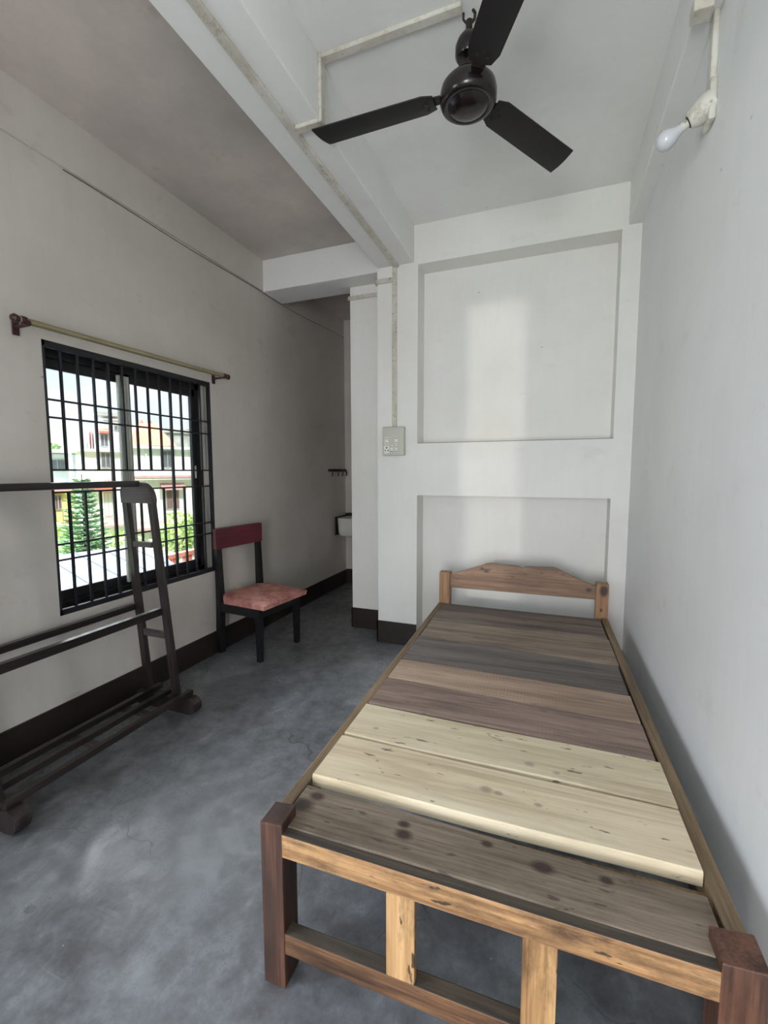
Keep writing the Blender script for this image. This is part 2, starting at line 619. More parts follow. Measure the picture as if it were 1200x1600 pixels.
# ceiling slab and beams
mb = MB().box(-1.0, YB - T, ZC, XR + T, YA + T, ZC + 0.15)
struct('ceiling', mb, CEIL, 'white ceiling above the bed')
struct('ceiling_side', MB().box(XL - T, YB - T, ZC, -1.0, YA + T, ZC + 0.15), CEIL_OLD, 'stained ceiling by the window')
struct('trim_1', MB().box(-1.112, YB, ZB, -0.866, YF, ZC, 0.004, 1), BEAM, 'white ceiling beam along the room')
struct('trim_2', MB().box(XL, 2.893, ZB, -1.118, 3.152, ZC, 0.004, 1), BEAM, 'white cross beam over the alcove opening')
struct('trim_3', MB().box(0.349, YB, ZB, XR + 0.01, YF + 0.01, ZC + 0.01, 0.004, 1), BEAM, 'narrow beam above the right wall')
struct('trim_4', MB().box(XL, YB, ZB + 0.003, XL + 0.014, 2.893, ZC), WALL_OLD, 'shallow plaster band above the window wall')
struct('trim_5', MB().box(-0.84, YF - 0.0012, 1.3845, 0.318, YF + 0.002, 1.3885), m_flat('grey_ledge_edge', srgb(150, 145, 138), 0.9), 'thin grey edge of the upper recess ledge')  # thin strip along the ledge edge, darker than the wall
# dark painted skirtings
SK = 0.155
struct('baseboard_left', MB().box(XL, YB, 0, XL + 0.008, YA, SK * 0.96), SKIRT)
struct('baseboard_far', MB().box(-1.128, YF - 0.008, 0, -0.84, YF, SK).box(-1.128, YF - 0.008, 0, -1.12, 3.05, SK), SKIRT)
struct('baseboard_pier', MB().box(-1.422, 3.050, 0, -1.12, 3.058, SK).box(-1.423, 3.050, 0, -1.415, 3.15, SK), SKIRT)
struct('baseboard_alcove', MB().box(XL + 0.008, YA - 0.008, 0, -0.95, YA, SK), SKIRT)
struct('baseboard_right', MB().box(XR - 0.008, YB, 0, XR, YF, SK), SKIRT)

# ------------------------------------------------------------------ window
win = thing('window_1', 'barred sliding window in the left wall', None)
win['kind'] = 'structure'
fx0, fx1 = -2.192, -2.137
ym = 1.806
mb = MB()
mb.box(fx0, WY0, WZ0, fx1, WY0 + 0.045, WZ1).box(fx0, WY1 - 0.05, WZ0, fx1, WY1, WZ1)
mb.box(fx0, WY0, WZ1 - 0.05, fx1, WY1, WZ1).box(fx0, WY0, WZ0, fx1, WY1, WZ0 + 0.04)
for k in range(2):
    mb.box(fx1 - 0.002, WY0, WZ0 + 0.012 + k * 0.02, fx1 + 0.006, WY1, WZ0 + 0.018 + k * 0.02)
mb.build('window_frame', FRAME, win)


def sash(y0, y1, xa, xb, name, stile_a, stile_b, ma):
    m = MB()
    m.box(xa, y0, WZ0 + 0.03, xb, y0 + stile_a, WZ1 - 0.04, 0.003, 1).box(xa, y1 - stile_b, WZ0 + 0.03, xb, y1, WZ1 - 0.04, 0.003, 1)
    m.box(xa, y0, WZ1 - 0.095, xb, y1, WZ1 - 0.04, 0.003, 1).box(xa, y0, WZ0 + 0.03, xb, y1, WZ0 + 0.085, 0.003, 1)
    s = m.build(name, ma, win)
    MB().box((xa + xb) / 2 - 0.002, y0 + 0.01, WZ0 + 0.05, (xa + xb) / 2 + 0.002, y1 - 0.01, WZ1 - 0.06).build('pane', GLASS, s)
    return s


sash(WY0 + 0.03, ym + 0.02, -2.186, -2.168, 'sash', 0.04, 0.05, FRAME)
s2 = sash(ym - 0.04, WY1 - 0.03, -2.162, -2.142, 'sash', 0.035, 0.055, FRAME)
MB().box(-2.140, WY1 - 0.075, 1.16, -2.132, WY1 - 0.062, 1.24, 0.002, 1).build('sash_handle', ALU, s2)
# pale meeting stile with its tracks, in the middle of the opening
mb = MB()
mb.box(-2.158, ym - 0.075, WZ0 + 0.05, -2.140, ym - 0.008, WZ1 - 0.06, 0.003, 1)
for k in range(3):
    mb.box(-2.141, ym - 0.066 + k * 0.02, WZ0 + 0.06, -2.132, ym - 0.060 + k * 0.02, WZ1 - 0.07)
mb.build('meeting_stile', ALU, win)
# iron grille on the room side
gx = XL - 0.012
gr = MB()
gr.box(gx - 0.012, WY0, WZ0, gx + 0.012, WY1, WZ0 + 0.026, 0.002, 1).box(gx - 0.012, WY0, WZ1 - 0.028, gx + 0.012, WY1, WZ1, 0.002, 1)
gr.box(gx - 0.012, WY0, WZ0, gx + 0.012, WY0 + 0.012, WZ1).box(gx - 0.012, WY1 - 0.012, WZ0, gx + 0.012, WY1, WZ1)
grille = gr.build('grille', GRILLE, win)
rows = [1.518, 1.441, 1.210, 1.110, 0.875, 0.803]
for z in rows:
    MB().box(gx - 0.004, WY0, z - 0.0042, gx + 0.006, WY1, z + 0.0042).build('horizontal_bar', GRILLE, grille)
for k in range(1, 13):
    y = 1.318 + k * 0.0763
    h = 0.0052
    if k in (4, 9):
        MB().box(gx - 0.008, y - 0.0065, WZ0 + 0.02, gx + 0.004, y + 0.0065, WZ1 - 0.02).build('vertical_bar', GRILLE, grille)
    else:
        MB().box(gx - 0.006, y - h, 1.210, gx + 0.004, y + h, WZ1 - 0.02).build('vertical_bar', GRILLE, grille)
        MB().box(gx - 0.006, y - h, WZ0 + 0.02, gx + 0.004, y + h, 1.110).build('vertical_bar', GRILLE, grille)

# curtain rod
rod = thing('curtain_rod', 'thin brass curtain rod with maroon ends above the barred window', 'curtain rod', (XL, 1.78, 1.79))
rx = -1.979 - XL
MB().tube([(rx, -0.60, 0.010), (rx, 0.60, 0.020)], 0.0125, 14).build('rod', BRASS, rod, True)
for y, z in ((-0.60, 0.010), (0.60, 0.020)):
    s = -1 if y < 0 else 1
    MB().lathe([(0.012, -0.03), (0.016, -0.028), (0.016, -0.012), (0.011, -0.008), (0.015, 0.004), (0.017, 0.014), (0.010, 0.024), (0, 0.026)],
               (rx, y, z), (0, s, 0), 20).build('finial', MAROON, rod, True)
    mb = MB().box(0, y - s * 0.035 - 0.014, z - 0.045, 0.006, y - s * 0.035 + 0.014, z + 0.025, 0.002, 1)
    mb.box(0.004, y - s * 0.035 - 0.006, z - 0.018, rx + 0.004, y - s * 0.035 + 0.006, z - 0.008, 0.001, 1)
    mb.box(rx - 0.013, y - s * 0.035 - 0.007, z - 0.016, rx + 0.013, y - s * 0.035 + 0.007, z + 0.004, 0.002, 1)
    mb.build('bracket', MAROON, rod)

# ------------------------------------------------------------------ bed
BZ = 0.387
bed = thing('bed', 'bare wooden single bed with loose mixed planks along the right wall', 'bed', (-0.127, 0.795, 0), math.radians(1.12))
W_ORANGE = m_wood('amber_oiled_wood', srgb(112, 80, 52), srgb(164, 124, 84), srgb(200, 160, 114), 0, 0.5, 0.9, 0.85, stain_col=srgb(62, 42, 28))
W_ORANGE_Z = m_wood('amber_oiled_wood_upright', srgb(116, 82, 52), srgb(170, 130, 86), srgb(204, 164, 116), 2, 0.5, 0.9, 0.8, stain_col=srgb(60, 42, 28))
W_RED_Z = m_wood('reddish_brown_post_wood', srgb(40, 26, 20), srgb(66, 42, 32), srgb(98, 65, 48), 2, 0.42, 0.5, 0.6, knots=0.6)
W_RED = m_wood('reddish_brown_rail_wood', srgb(64, 44, 32), srgb(108, 76, 52), srgb(146, 106, 72), 0, 0.45, 0.6, 0.7)
W_RAIL = m_wood('tan_rail_wood', srgb(92, 74, 54), srgb(122, 102, 76), srgb(146, 122, 92), 1, 0.6, 0.3, 0.4)
W_HEAD = m_wood('brown_headboard_wood', srgb(100, 74, 58), srgb(134, 104, 82), srgb(158, 126, 102), 0, 0.5, 0.35, 0.3, spots=((-0.215, 1.9, 0.612, 0.013), (-0.190, 1.9, 0.602, 0.016), (-0.17, 1.9, 0.61, 0.010), (0.03, 1.9, 0.60, 0.008), (0.125, 1.9, 0.612, 0.009), (0.175, 1.9, 0.598, 0.008), (0.375, 1.9, 0.535, 0.014)))
W_HEAD_Z = m_wood('brown_head_post_wood', srgb(120, 84, 58), srgb(156, 118, 84), srgb(178, 138, 102), 2, 0.5, 0.3, 0.3, spots=((0.452, 1.875, 0.540, 0.024), (0.44, 1.875, 0.43, 0.008)))
W_GRIME = m_wood('grimy_dark_rail_top', srgb(44, 38, 33), srgb(62, 54, 47), srgb(88, 76, 62), 0, 0.7, 0.3, 0.4)
HW = 0.475


def grimy_top(o):
    o.data.materials.append(W_GRIME)
    for p in o.data.polygons:
        if p.normal.z > 0.8:
            p.material_index = 1
    return o


# foot posts
for s in (-1, 1):
    x0, x1 = (-HW, -HW + 0.057) if s < 0 else (HW - 0.066, HW)
    zt = 0.408
    bot = [(x0, 0, 0), (x1, 0, 0), (x1, 0.062, 0), (x0, 0.062, 0)]
    top = [(x0, 0, zt - 0.004), (x1, 0, zt), (x1, 0.064, zt + 0.004), (x0, 0.064, zt - 0.002)]
    MB().hull8(bot, top, 0.003).build('post', W_RED_Z, bed)['label'] = 'reddish brown foot post'
# foot rails and stiles
grimy_top(MB().box(-HW + 0.054, 0.001, 0.330, HW - 0.060, 0.024, 0.386, 0.003).build('foot_rail', W_ORANGE, bed))['label'] = 'amber stained upper foot rail'
grimy_top(MB().box(-HW + 0.054, 0.003, 0.086, HW - 0.060, 0.036, 0.138, 0.003).build('foot_rail', W_RED, bed))['label'] = 'dark lower foot rail'
for xa, xb in ((-0.171, -0.109), (0.101, 0.163)):
    MB().box(xa, 0.004, 0.130, xb, 0.022, 0.336, 0.002).build('foot_stile', W_ORANGE_Z, bed)
# side rails
MB().box(-HW, 0.062, 0.320, -HW + 0.030, 1.88, BZ, 0.003).build('side_rail', W_RAIL, bed)
MB().box(HW - 0.033, 0.062, 0.320, HW, 1.88, BZ, 0.003).build('side_rail', W_RAIL, bed)
# bearers under the planks
mb = MB()
for y in (0.17, 0.62, 1.1, 1.6):
    mb.box(-HW + 0.03, y - 0.02, 0.30, HW - 0.033, y + 0.02, 0.355)
mb.build('bearer', W_RAIL, bed)
# head posts and headboard (bed space; head of the bed at y = 1.88)
for x0, x1 in ((-HW, -HW + 0.066), (HW - 0.062, HW)):
    MB().box(x0, 1.875, 0, x1, 1.940, 0.578, 0.003).build('post', W_HEAD_Z, bed)
prof = [(-0.412, 0.482), (0.416, 0.482), (0.416, 0.556), (0.33, 0.586), (0.205, 0.645), (0.19, 0.648), (0.045, 0.643), (0.028, 0.640), (0.016, 0.627),
        (0.004, 0.640), (-0.012, 0.643), (-0.172, 0.648), (-0.19, 0.645), (-0.32, 0.594), (-0.412, 0.566)]
MB().prism(prof, 1.893, 1.918, 'y', 0.0025).build('headboard', W_HEAD, bed)['label'] = 'brown headboard with notched top edge'
W_ = dict
planks = [
    # yl_front, yl_back, yr_front, yr_back, top z offset, thickness, material
    (0.024, 0.166, 0.024, 0.148, 0.000, 0.022, m_wood('weathered_brown_plank', srgb(86, 73, 61), srgb(116, 102, 88), srgb(142, 127, 111), 0, 0.65, 0.6, 0.45, spots=((-0.168, 0.122, 0.387, 0.012), (-0.160, 0.094, 0.387, 0.016), (-0.42, 0.10, 0.387, 0.022), (-0.40, 0.135, 0.387, 0.016), (0.135, 0.108, 0.387, 0.017), (0.255, 0.12, 0.387, 0.010), (0.02, 0.13, 0.387, 0.010))), 'weathered grey-brown plank at the foot'),
    (0.190, 0.382, 0.193, 0.370, 0.010, 0.032, m_wood('pale_cream_plank', srgb(180, 163, 134), srgb(206, 190, 161), srgb(220, 206, 179), 0, 0.6, 0.75, 0.22, stain_col=srgb(150, 134, 110), fine=0.6, spots=((0.0, 0.288, 0.397, 0.013), (0.03, 0.284, 0.397, 0.009), (0.125, 0.275, 0.397, 0.008), (-0.30, 0.30, 0.397, 0.004), (-0.27, 0.26, 0.397, 0.004)), spot_col=srgb(138, 126, 112)), 'pale cream plank nearest the foot'),
    (0.397, 0.582, 0.380, 0.560, 0.008, 0.030, m_wood('pale_straw_plank', srgb(178, 162, 134), srgb(203, 188, 160), srgb(218, 205, 178), 0, 0.6, 0.7, 0.25, stain_col=srgb(150, 136, 114), fine=0.6, spots=((0.10, 0.43, 0.395, 0.010), (0.17, 0.415, 0.395, 0.007), (-0.36, 0.45, 0.395, 0.008)), spot_col=srgb(146, 136, 122)), 'pale straw plank with dark specks'),
    (0.598, 0.804, 0.573, 0.764, 0.002, 0.024, m_wood('pinkish_brown_plank', srgb(104, 86, 77), srgb(134, 114, 104), srgb(154, 134, 122), 0, 0.65, 0.4, 0.3, saw=0.06), 'pinkish brown plank'),
    (0.811, 0.994, 0.770, 0.962, 0.001, 0.023, m_wood('saw_marked_plank', srgb(124, 102, 86), srgb(154, 130, 112), srgb(172, 150, 132), 0, 0.65, 0.3, 0.2, saw=0.18), 'light brown plank with saw marks'),
    (1.000, 1.288, 0.968, 1.224, 0.000, 0.022, m_wood('grey_weathered_plank', srgb(72, 66, 63), srgb(98, 91, 87), srgb(118, 110, 104), 0, 0.7, 0.4, 0.3), 'dark grey weathered plank'),
    (1.293, 1.534, 1.230, 1.535, 0.000, 0.022, m_wood('tan_grey_plank', srgb(98, 85, 75), srgb(132, 116, 102), srgb(154, 138, 120), 0, 0.65, 0.4, 0.3), 'tan grey plank'),
    (1.540, 1.868, 1.541, 1.852, 0.000, 0.022, m_wood('dark_split_plank', srgb(72, 62, 58), srgb(104, 92, 86), srgb(136, 122, 110), 0, 0.7, 0.6, 0.35), 'dark split plank against the headboard'),
]
px0, px1 = -HW + 0.034, HW - 0.040
for i, (lf, lb, rf, rb, dzp, th, mat, lab) in enumerate(planks):
    z1 = BZ + dzp - 0.001
    j = [random.uniform(-0.004, 0.004) for _ in range(2)]
    a, b = px0 + j[0], px1 + j[1]
    if i in (1, 2):
        a -= 0.004
        b += 0.008
    nseg = 10
    bm = bmesh.new()
    grid = []
    for k in range(nseg + 1):
        u = k / nseg
        x = a + (b - a) * u
        wob = 0.004 * math.sin(u * 5 + i * 2) * math.sin(u * PI)
        y0 = lf + (rf - lf) * u + wob
        y1 = lb + (rb - lb) * u + 0.0015 * math.sin(u * 7 + i)
        grid.append([bm.verts.new(p) for p in ((x, y0, z1 - th), (x, y0, z1 - 0.003), (x, y0 + 0.004, z1), (x, y1 - 0.004, z1), (x, y1, z1 - 0.003), (x, y1, z1 - th))])
    for g, h in zip(grid, grid[1:]):
        for k in range(6):
            bm.faces.new((g[k], g[(k + 1) % 6], h[(k + 1) % 6], h[k]))
    bm.faces.new(grid[0])
    bm.faces.new(list(reversed(grid[-1])))
    q = MB()
    q.bm.free()
    q.bm = bm
    o = q.build('plank', mat, bed)
    o['label'] = lab

# ------------------------------------------------------------------ chair
ch = thing('chair', 'black wooden chair with red top rail and worn pink cushion under the window end', 'chair', (-1.845, 2.470, 0), math.radians(-6.5))
# local frame: +x = front of the seat, y = width
D, HWc = 0.19, 0.205
for s in (-1, 1):
    y0, y1 = sorted((s * HWc, s * (HWc - 0.042)))
    MB().hull8([(D - 0.036, y0 + 0.006, 0), (D - 0.004, y0 + 0.006, 0), (D - 0.004, y1 - 0.006, 0), (D - 0.036, y1 - 0.006, 0)],
               [(D - 0.042, y0, 0.345), (D, y0, 0.345), (D, y1, 0.345), (D - 0.042, y1, 0.345)], 0.002).build('leg', CHAIR_BLACK, ch)
    mb = MB().hull8([(-D - 0.005, y0, 0), (-D + 0.035, y0, 0), (-D + 0.035, y1, 0), (-D - 0.005, y1, 0)],
                    [(-D + 0.008, y0, 0.36), (-D + 0.048, y0, 0.36), (-D + 0.048, y1, 0.36), (-D + 0.008, y1, 0.36)], 0.002)
    mb.hull8([(-D + 0.008, y0, 0.36), (-D + 0.048, y0, 0.36), (-D + 0.048, y1, 0.36), (-D + 0.008, y1, 0.36)],
             [(-D + 0.006, y0, 0.73), (-D + 0.032, y0, 0.73), (-D + 0.032, y1, 0.73), (-D + 0.006, y1, 0.73)], 0.002)
    mb.build('leg', CHAIR_BLACK, ch)
mb = MB().box(-D + 0.02, -HWc + 0.004, 0.285, D - 0.004, -HWc + 0.026, 0.347).box(-D + 0.02, HWc - 0.026, 0.285, D - 0.004, HWc - 0.004, 0.347)
mb.box(D - 0.028, -HWc + 0.02, 0.285, D - 0.004, HWc - 0.02, 0.347).box(-D + 0.02, -HWc + 0.02, 0.285, -D + 0.044, HWc - 0.02, 0.347)
mb.build('seat_frame', CHAIR_BLACK, ch)
MB().box(-D + 0.004, -HWc - 0.006, 0.697, -D + 0.040, HWc + 0.006, 0.832, 0.006).build('top_rail', CHAIR_RED, ch)['label'] = 'dark red painted top rail'
bm = bmesh.new()
N = 14
g = {}
for i in range(N + 1):
    for k in range(N + 1):
        u, v = i / N, k / N
        x = -D + 0.03 + (2 * D + 0.02) * u
        y = -(HWc + 0.012) + 2 * (HWc + 0.012) * v
        if u < 0.08:
            y *= 0.82
        dome = (math.sin(PI * min(max(u, 0.0), 1)) * math.sin(PI * v)) ** 0.35
        z = 0.375 + 0.020 * dome + 0.018 * (1 - u) + 0.004 * math.sin(9 * u + 4 * v) * dome - 0.006 * math.exp(-((u - 0.72) ** 2 + (v - 0.45) ** 2) / 0.01)
        g[i, k] = bm.verts.new((x, y, z))
for i in range(N):
    for k in range(N):
        bm.faces.new((g[i, k], g[i + 1, k], g[i + 1, k + 1], g[i, k + 1]))
rim = [g[i, 0] for i in range(N + 1)] + [g[N, k] for k in range(1, N + 1)] + [g[i, N] for i in range(N - 1, -1, -1)] + [g[0, k] for k in range(N - 1, 0, -1)]
lowr = [bm.verts.new((v.co.x * 0.985, v.co.y * 0.985, 0.347)) for v in rim]
for i in range(len(rim)):
    i2 = (i + 1) % len(rim)
    bm.faces.new((rim[i], rim[i2], lowr[i2], lowr[i]))
bm.faces.new(lowr)
q = MB()
q.bm.free()
q.bm = bm
cu = q.build('cushion', VELVET, ch, True, 50)
cu['label'] = 'worn pink seat cushion'

# ------------------------------------------------------------------ clothes rack
rk = thing('clothes_rack', 'dark wooden clothes rack with ladder end frame standing under the window', 'clothes rack', (-1.85, 1.26, 0))
RX, RY = -1.85, 1.26


def rbox(x0, y0, z0, x1, y1, z1, bv=0.003):
    return MB().box(x0 - RX, y0 - RY, z0, x1 - RX, y1 - RY, z1, bv)


for side, ye in ((0, 0.868), (1, 1.650)):
    y0, y1 = ye - 0.013, ye + 0.013
    # slanting uprights (they lean back towards the wall)
    for xb, xt in ((-1.953, -2.046), (-1.768, -1.873)):
        MB().hull8([(xb - RX, y0 - RY, 0.06), (xb + 0.038 - RX, y0 - RY, 0.06), (xb + 0.038 - RX, y1 - RY, 0.06), (xb - RX, y1 - RY, 0.06)],
                   [(xt - RX, y0 - RY, 1.07), (xt + 0.034 - RX, y0 - RY, 1.07), (xt + 0.034 - RX, y1 - RY, 1.07), (xt - RX, y1 - RY, 1.07)], 0.003).build('upright', RACKWOOD_Z, rk)
    # rounded head plate
    pts = [(-2.046, 1.045), (-2.050, 1.10), (-2.040, 1.132), (-2.020, 1.150)]
    for k in range(9):
        a = PI / 2 * (1 - k / 8)
        pts.append((-1.925 + 0.088 * math.cos(a), 1.065 + 0.085 * math.sin(a)))
    pts.append((-1.837, 1.045))
    MB().prism([(p[0] - RX, p[1]) for p in pts], y0 - 0.003 - RY, y1 + 0.003 - RY, 'y', 0.003).build('head_plate', RACKWOOD_X_LIT, rk)
    # rungs
    rbox(-2.02, y0 + 0.004, 0.822, -1.862, y1 - 0.004, 0.850).build('rung', RACKWOOD_X_LIT, rk)
    rbox(-1.975, y0 + 0.004, 0.362, -1.806, y1 - 0.004, 0.396).build('rung', RACKWOOD_X_LIT, rk)
    # foot block with rounded ends
    pts = [(-1.995, 0), (-1.655, 0)]
    for k in range(9):
        a = -PI / 2 + PI * k / 8
        pts.append((-1.652 + 0.038 * math.cos(a), 0.040 + 0.040 * math.sin(a)))
    pts += [(-1.68, 0.078), (-1.70, 0.066), (-1.98, 0.066), (-2.0, 0.06)]
    MB().prism([(p[0] - RX, p[1]) for p in pts], ye - 0.026 - RY, ye + 0.026 - RY, 'y', 0.004).build('foot', RACKWOOD_Z, rk)
# hanging rails
rbox(-1.955, 0.82, 1.128, -1.915, 1.640, 1.158, 0.006).build('hanging_rail', RACKWOOD, rk)
rbox(-2.012, 0.868, 0.496, -1.982, 1.640, 0.526).build('hanging_rail', RACKWOOD, rk)
rbox(-1.835, 0.868, 0.486, -1.805, 1.640, 0.522).build('hanging_rail', RACKWOOD, rk)
# shoe slats on the feet
for xs in (-1.895, -1.805, -1.692):
    rbox(xs, 0.845, 0.080, xs + 0.028, 1.675, 0.105).build('slat', RACKWOOD, rk)
for ys in (1.20, 1.45):
    rbox(-1.92, ys, 0.060, -1.70, ys + 0.03, 0.080).build('cross_batten', RACKWOOD_X_LIT, rk)

# ------------------------------------------------------------------ ceiling fan
FX, FY = -0.310, 1.65
fan = thing('ceiling_fan', 'dark brown three-bladed ceiling fan hanging above the bed', 'ceiling fan', (FX, FY, ZC))
prof = [(0.0, -0.325), (0.030, -0.324), (0.058, -0.318), (0.078, -0.309), (0.084, -0.303), (0.086, -0.302), (0.090, -0.304), (0.104, -0.303),
        (0.114, -0.297), (0.120, -0.285), (0.121, -0.262), (0.116, -0.242), (0.100, -0.226), (0.070, -0.217), (0.030, -0.212), (0, -0.212)]
MB().lathe([(p[0] * 0.80, -0.258 + (p[1] + 0.258) * 0.95) for p in prof], n=48).build('motor_housing', FANGLOSS, fan, True, 50)
MB().tube([(0, 0, -0.215), (0, 0, -0.03)], 0.011, 14).build('downrod', DARKMETAL, fan, True)
MB().lathe([(0.012, -0.150), (0.040, -0.148), (0.046, -0.138), (0.046, -0.110), (0.038, -0.090), (0.022, -0.070), (0.012, -0.064)], n=28).build('canopy', FANGLOSS, fan, True)
mb = MB().lathe([(0.018, -0.225), (0.026, -0.218), (0.024, -0.175), (0.014, -0.170)], n=20)
mb.build('yoke', DARKMETAL, fan, True)
mb = MB().tube([(0, 0, -0.045), (0.018, 0.0, -0.03), (0.02, 0, -0.012), (0.012, 0, 0.0)], 0.005, 8)
mb.tube([(-0.02, 0.0, 0.0), (-0.02, 0, -0.02), (0.0, 0.0, -0.048)], 0.004, 8)
mb.build('hook', DARKMETAL, fan, True)
for k, ang in enumerate((180.0, 57.5, -62.0)):
    e = bpy.data.objects.new('blade', None)
    bm = bmesh.new()
    n = 12
    top, bot = [], []
    L0, L1 = 0.118, 0.572
    out = []
    for i in range(n + 1):
        u = i / n
        x = L0 + (L1 - L0) * u
        h = 0.052 + 0.006 * u
        c = 0.0
        rnd0 = 0.014 if i == 0 else 0
        out.append((x, -h + c + rnd0, h + c - rnd0))
    rows_ = []
    m = 6
    for x, ya, yb in out:
        row = []
        for j in range(m + 1):
            v = j / m
            y = ya + (yb - ya) * v
            xx = x + (0.020 * (v - 0.5) if x > L1 - 0.001 else 0)
            z = -0.006 * math.sin(PI * v) + 0.0
            row.append((xx, y, z))
        rows_.append(row)
    for i_, dzv in ((0, 0.0), (1, 0.004)):
        layer = [[bm.verts.new((p[0], p[1], p[2] + dzv)) for p in row] for row in rows_]
        (bot if i_ == 0 else top).extend(layer)
    for i in range(n):
        for j in range(m):
            bm.faces.new((bot[i][j], bot[i][j + 1], bot[i + 1][j + 1], bot[i + 1][j]))
            bm.faces.new((top[i][j], top[i + 1][j], top[i + 1][j + 1], top[i][j + 1]))
    for i in range(n):
        bm.faces.new((bot[i][0], bot[i + 1][0], top[i + 1][0], top[i][0]))
        bm.faces.new((bot[i][m], top[i][m], top[i + 1][m], bot[i + 1][m]))
    for j in range(m):
        bm.faces.new((bot[0][j], top[0][j], top[0][j + 1], bot[0][j + 1]))
        bm.faces.new((bot[n][j], bot[n][j + 1], top[n][j + 1], top[n][j]))
    q = MB()
    q.bm.free()
    q.bm = bm
    bpy.data.objects.remove(e)
    rot = Matrix.Rotation(math.radians(ang), 4, 'Z') @ Matrix.Rotation(math.radians(-9), 4, 'X')
    bl = q.build('blade', FANMAT, fan, True, 30)
    bl.location = (0, 0, -0.258)
    bl.rotation_euler = rot.to_euler()
    mb = MB().prism([(0.08, -0.020), (0.175, -0.030), (0.175, 0.030), (0.08, 0.020)], 0.004, 0.008, 'z', 0.001)
    for bx, by in ((0.145, 0.018), (0.145, -0.018), (0.165, 0.0)):
        mb.lathe([(0.005, -0.009), (0.005, 0.009)], (bx, by, 0), n=8)
    mb.build('blade_bracket', DARKMETAL, bl)

# ------------------------------------------------------------------ wiring
def run(name, label, segs, w=0.022, t=0.014, mat=CONDUIT):
    """surface conduit: segs are boxes (x0,y0,z0,x1,y1,z1)"""
    m = MB()
    for s in segs:
        m.box(*s, 0.003, 1)
    return tag(m.build(name, mat), label, 'cable conduit')


cw = 0.017
run('cable_conduit', 'long yellowed conduit along the underside of the big ceiling beam',
    [(-0.985 - cw, YB, ZB - 0.014, -0.985 + cw, YF, ZB)])
mb = [(-0.969 + 0.0, 1.598, ZB - 0.014, -0.866, 1.598 + 2 * cw, ZB),
      (-0.866, 1.598, ZB - 0.014, -0.852, 1.598 + 2 * cw, ZC - 0.0),
      (-0.866, 1.604, ZC - 0.014, FX - 0.02, 1.604 + 2 * cw, ZC)]
run('cable_conduit', 'dirty bent conduit running across the ceiling to the fan', mb)
run('cable_conduit', 'vertical conduit dropping from the beam to the switchboard',
    [(-0.996 - 0.015, YF - 0.014, 1.49, -0.996 + 0.015, YF, ZB)])
run('cable_conduit', 'short pale conduit across the corner pier below the beam',
    [(-1.130, YF - 0.014, 2.428, -1.011, YF, 2.458), (-1.134, YF - 0.014, 2.428, -1.120, 3.05, 2.458)])
run('cable_conduit', 'short pale conduit across the set-back pier beside the alcove',
    [(-1.425, 3.044, 2.438, -1.134, 3.058, 2.466), (-1.429, 3.044, 2.438, -1.415, 3.15, 2.466)])
run('cable_conduit', 'dirty vertical conduit on the right wall leading down to the bulb holder',
    [(XR - 0.016, 1.655, 2.335, XR, 1.695, ZB)])
jb = MB().box(0.335, 1.60, ZB - 0.035, 0.385, 1.652, ZB, 0.004)
tag(jb.build('junction_box', CONDUIT), 'small square junction box beside the top of the right wall conduit', 'junction box')
# thin black wire sagging along the window wall
pts = []
for i in range(41):
    y = 1.45 + (4.27 - 1.45) * i / 40
    z = 2.528 + 0.004 * math.sin(y * 5) + (0.045 * (y - 3.15) if y > 3.15 else 0)
    pts.append((XL + 0.003, y, z - 0.004))
tag(MB().tube(pts, 0.0016, 6).build('wire', HOLE), 'thin dark wire stapled along the top of the window wall', 'wire')

# switchboard
sb = thing('switchboard', 'cream plastic switchboard with switches and socket on the corner pier', 'switchboard', (-0.995, YF, 1.40))
MB().box(-0.075, -0.045, -0.094, 0.075, 0, 0.096, 0.008, 3).build('box', PVC, sb)


def module(nm, x, z, w, h, mat=PVC_WHITE):
    return MB().box(x - w / 2, -0.050, z - h / 2, x + w / 2, -0.044, z + h / 2, 0.002, 1).build(nm, mat, sb)


for x, z in ((-0.042, 0.002), (0.026, 0.004), (0.026, -0.052), (-0.007, -0.052)):
    o = module('switch', x, z, 0.024 if x != -0.007 else 0.020, 0.050)
    MB().box(x - 0.007, -0.053, z - 0.012, x + 0.007, -0.049, z + 0.012, 0.002, 1).build('rocker', PVC_WHITE, o)
    for zz in (0.0155, -0.0155):
        MB().box(x - 0.009, -0.0512, z + zz - 0.0015, x + 0.009, -0.0498, z + zz + 0.0015).build('slot', HOLE, o)
so = module('socket', -0.042, -0.054, 0.038, 0.050)
mb = MB()
for x, z, r in ((0, 0.012, 0.005), (-0.010, -0.006, 0.0042), (0.010, -0.006, 0.0042)):
    mb.lathe([(r, -0.001), (r, 0.001)], (-0.042 + x, -0.050, -0.054 + z), (0, 1, 0), 12)
mb.build('pin_hole', HOLE, so)

# bulb holder and bulb
BH = Vector((XR, 1.675, 2.282))
hd = thing('bulb_holder', 'dirty white angled bulb holder on the right wall', 'bulb holder', BH)
MB().box(-0.018, -0.034, -0.058, 0, 0.034, 0.058, 0.006).build('base_plate', CONDUIT, hd)
ax = Vector((-0.82, 0.22, -0.42)).normalized()
MB().lathe([(0.037, -0.012), (0.038, 0.004), (0.035, 0.022), (0.029, 0.040), (0.023, 0.052), (0.020, 0.056), (0.017, 0.056)], (-0.010, 0, 0), ax, 24).build('shroud', CONDUIT, hd, True)
c0 = Vector((-0.008, 0, 0)) + ax * 0.044
MB().lathe([(0.0165, 0), (0.0165, 0.014), (0.014, 0.016)], c0, ax, 20).build('socket_ring', DARKMETAL, hd, True)
bu = thing('light_bulb', 'unlit frosted light bulb in the angled wall holder', 'light bulb', BH + c0 + ax * 0.006)
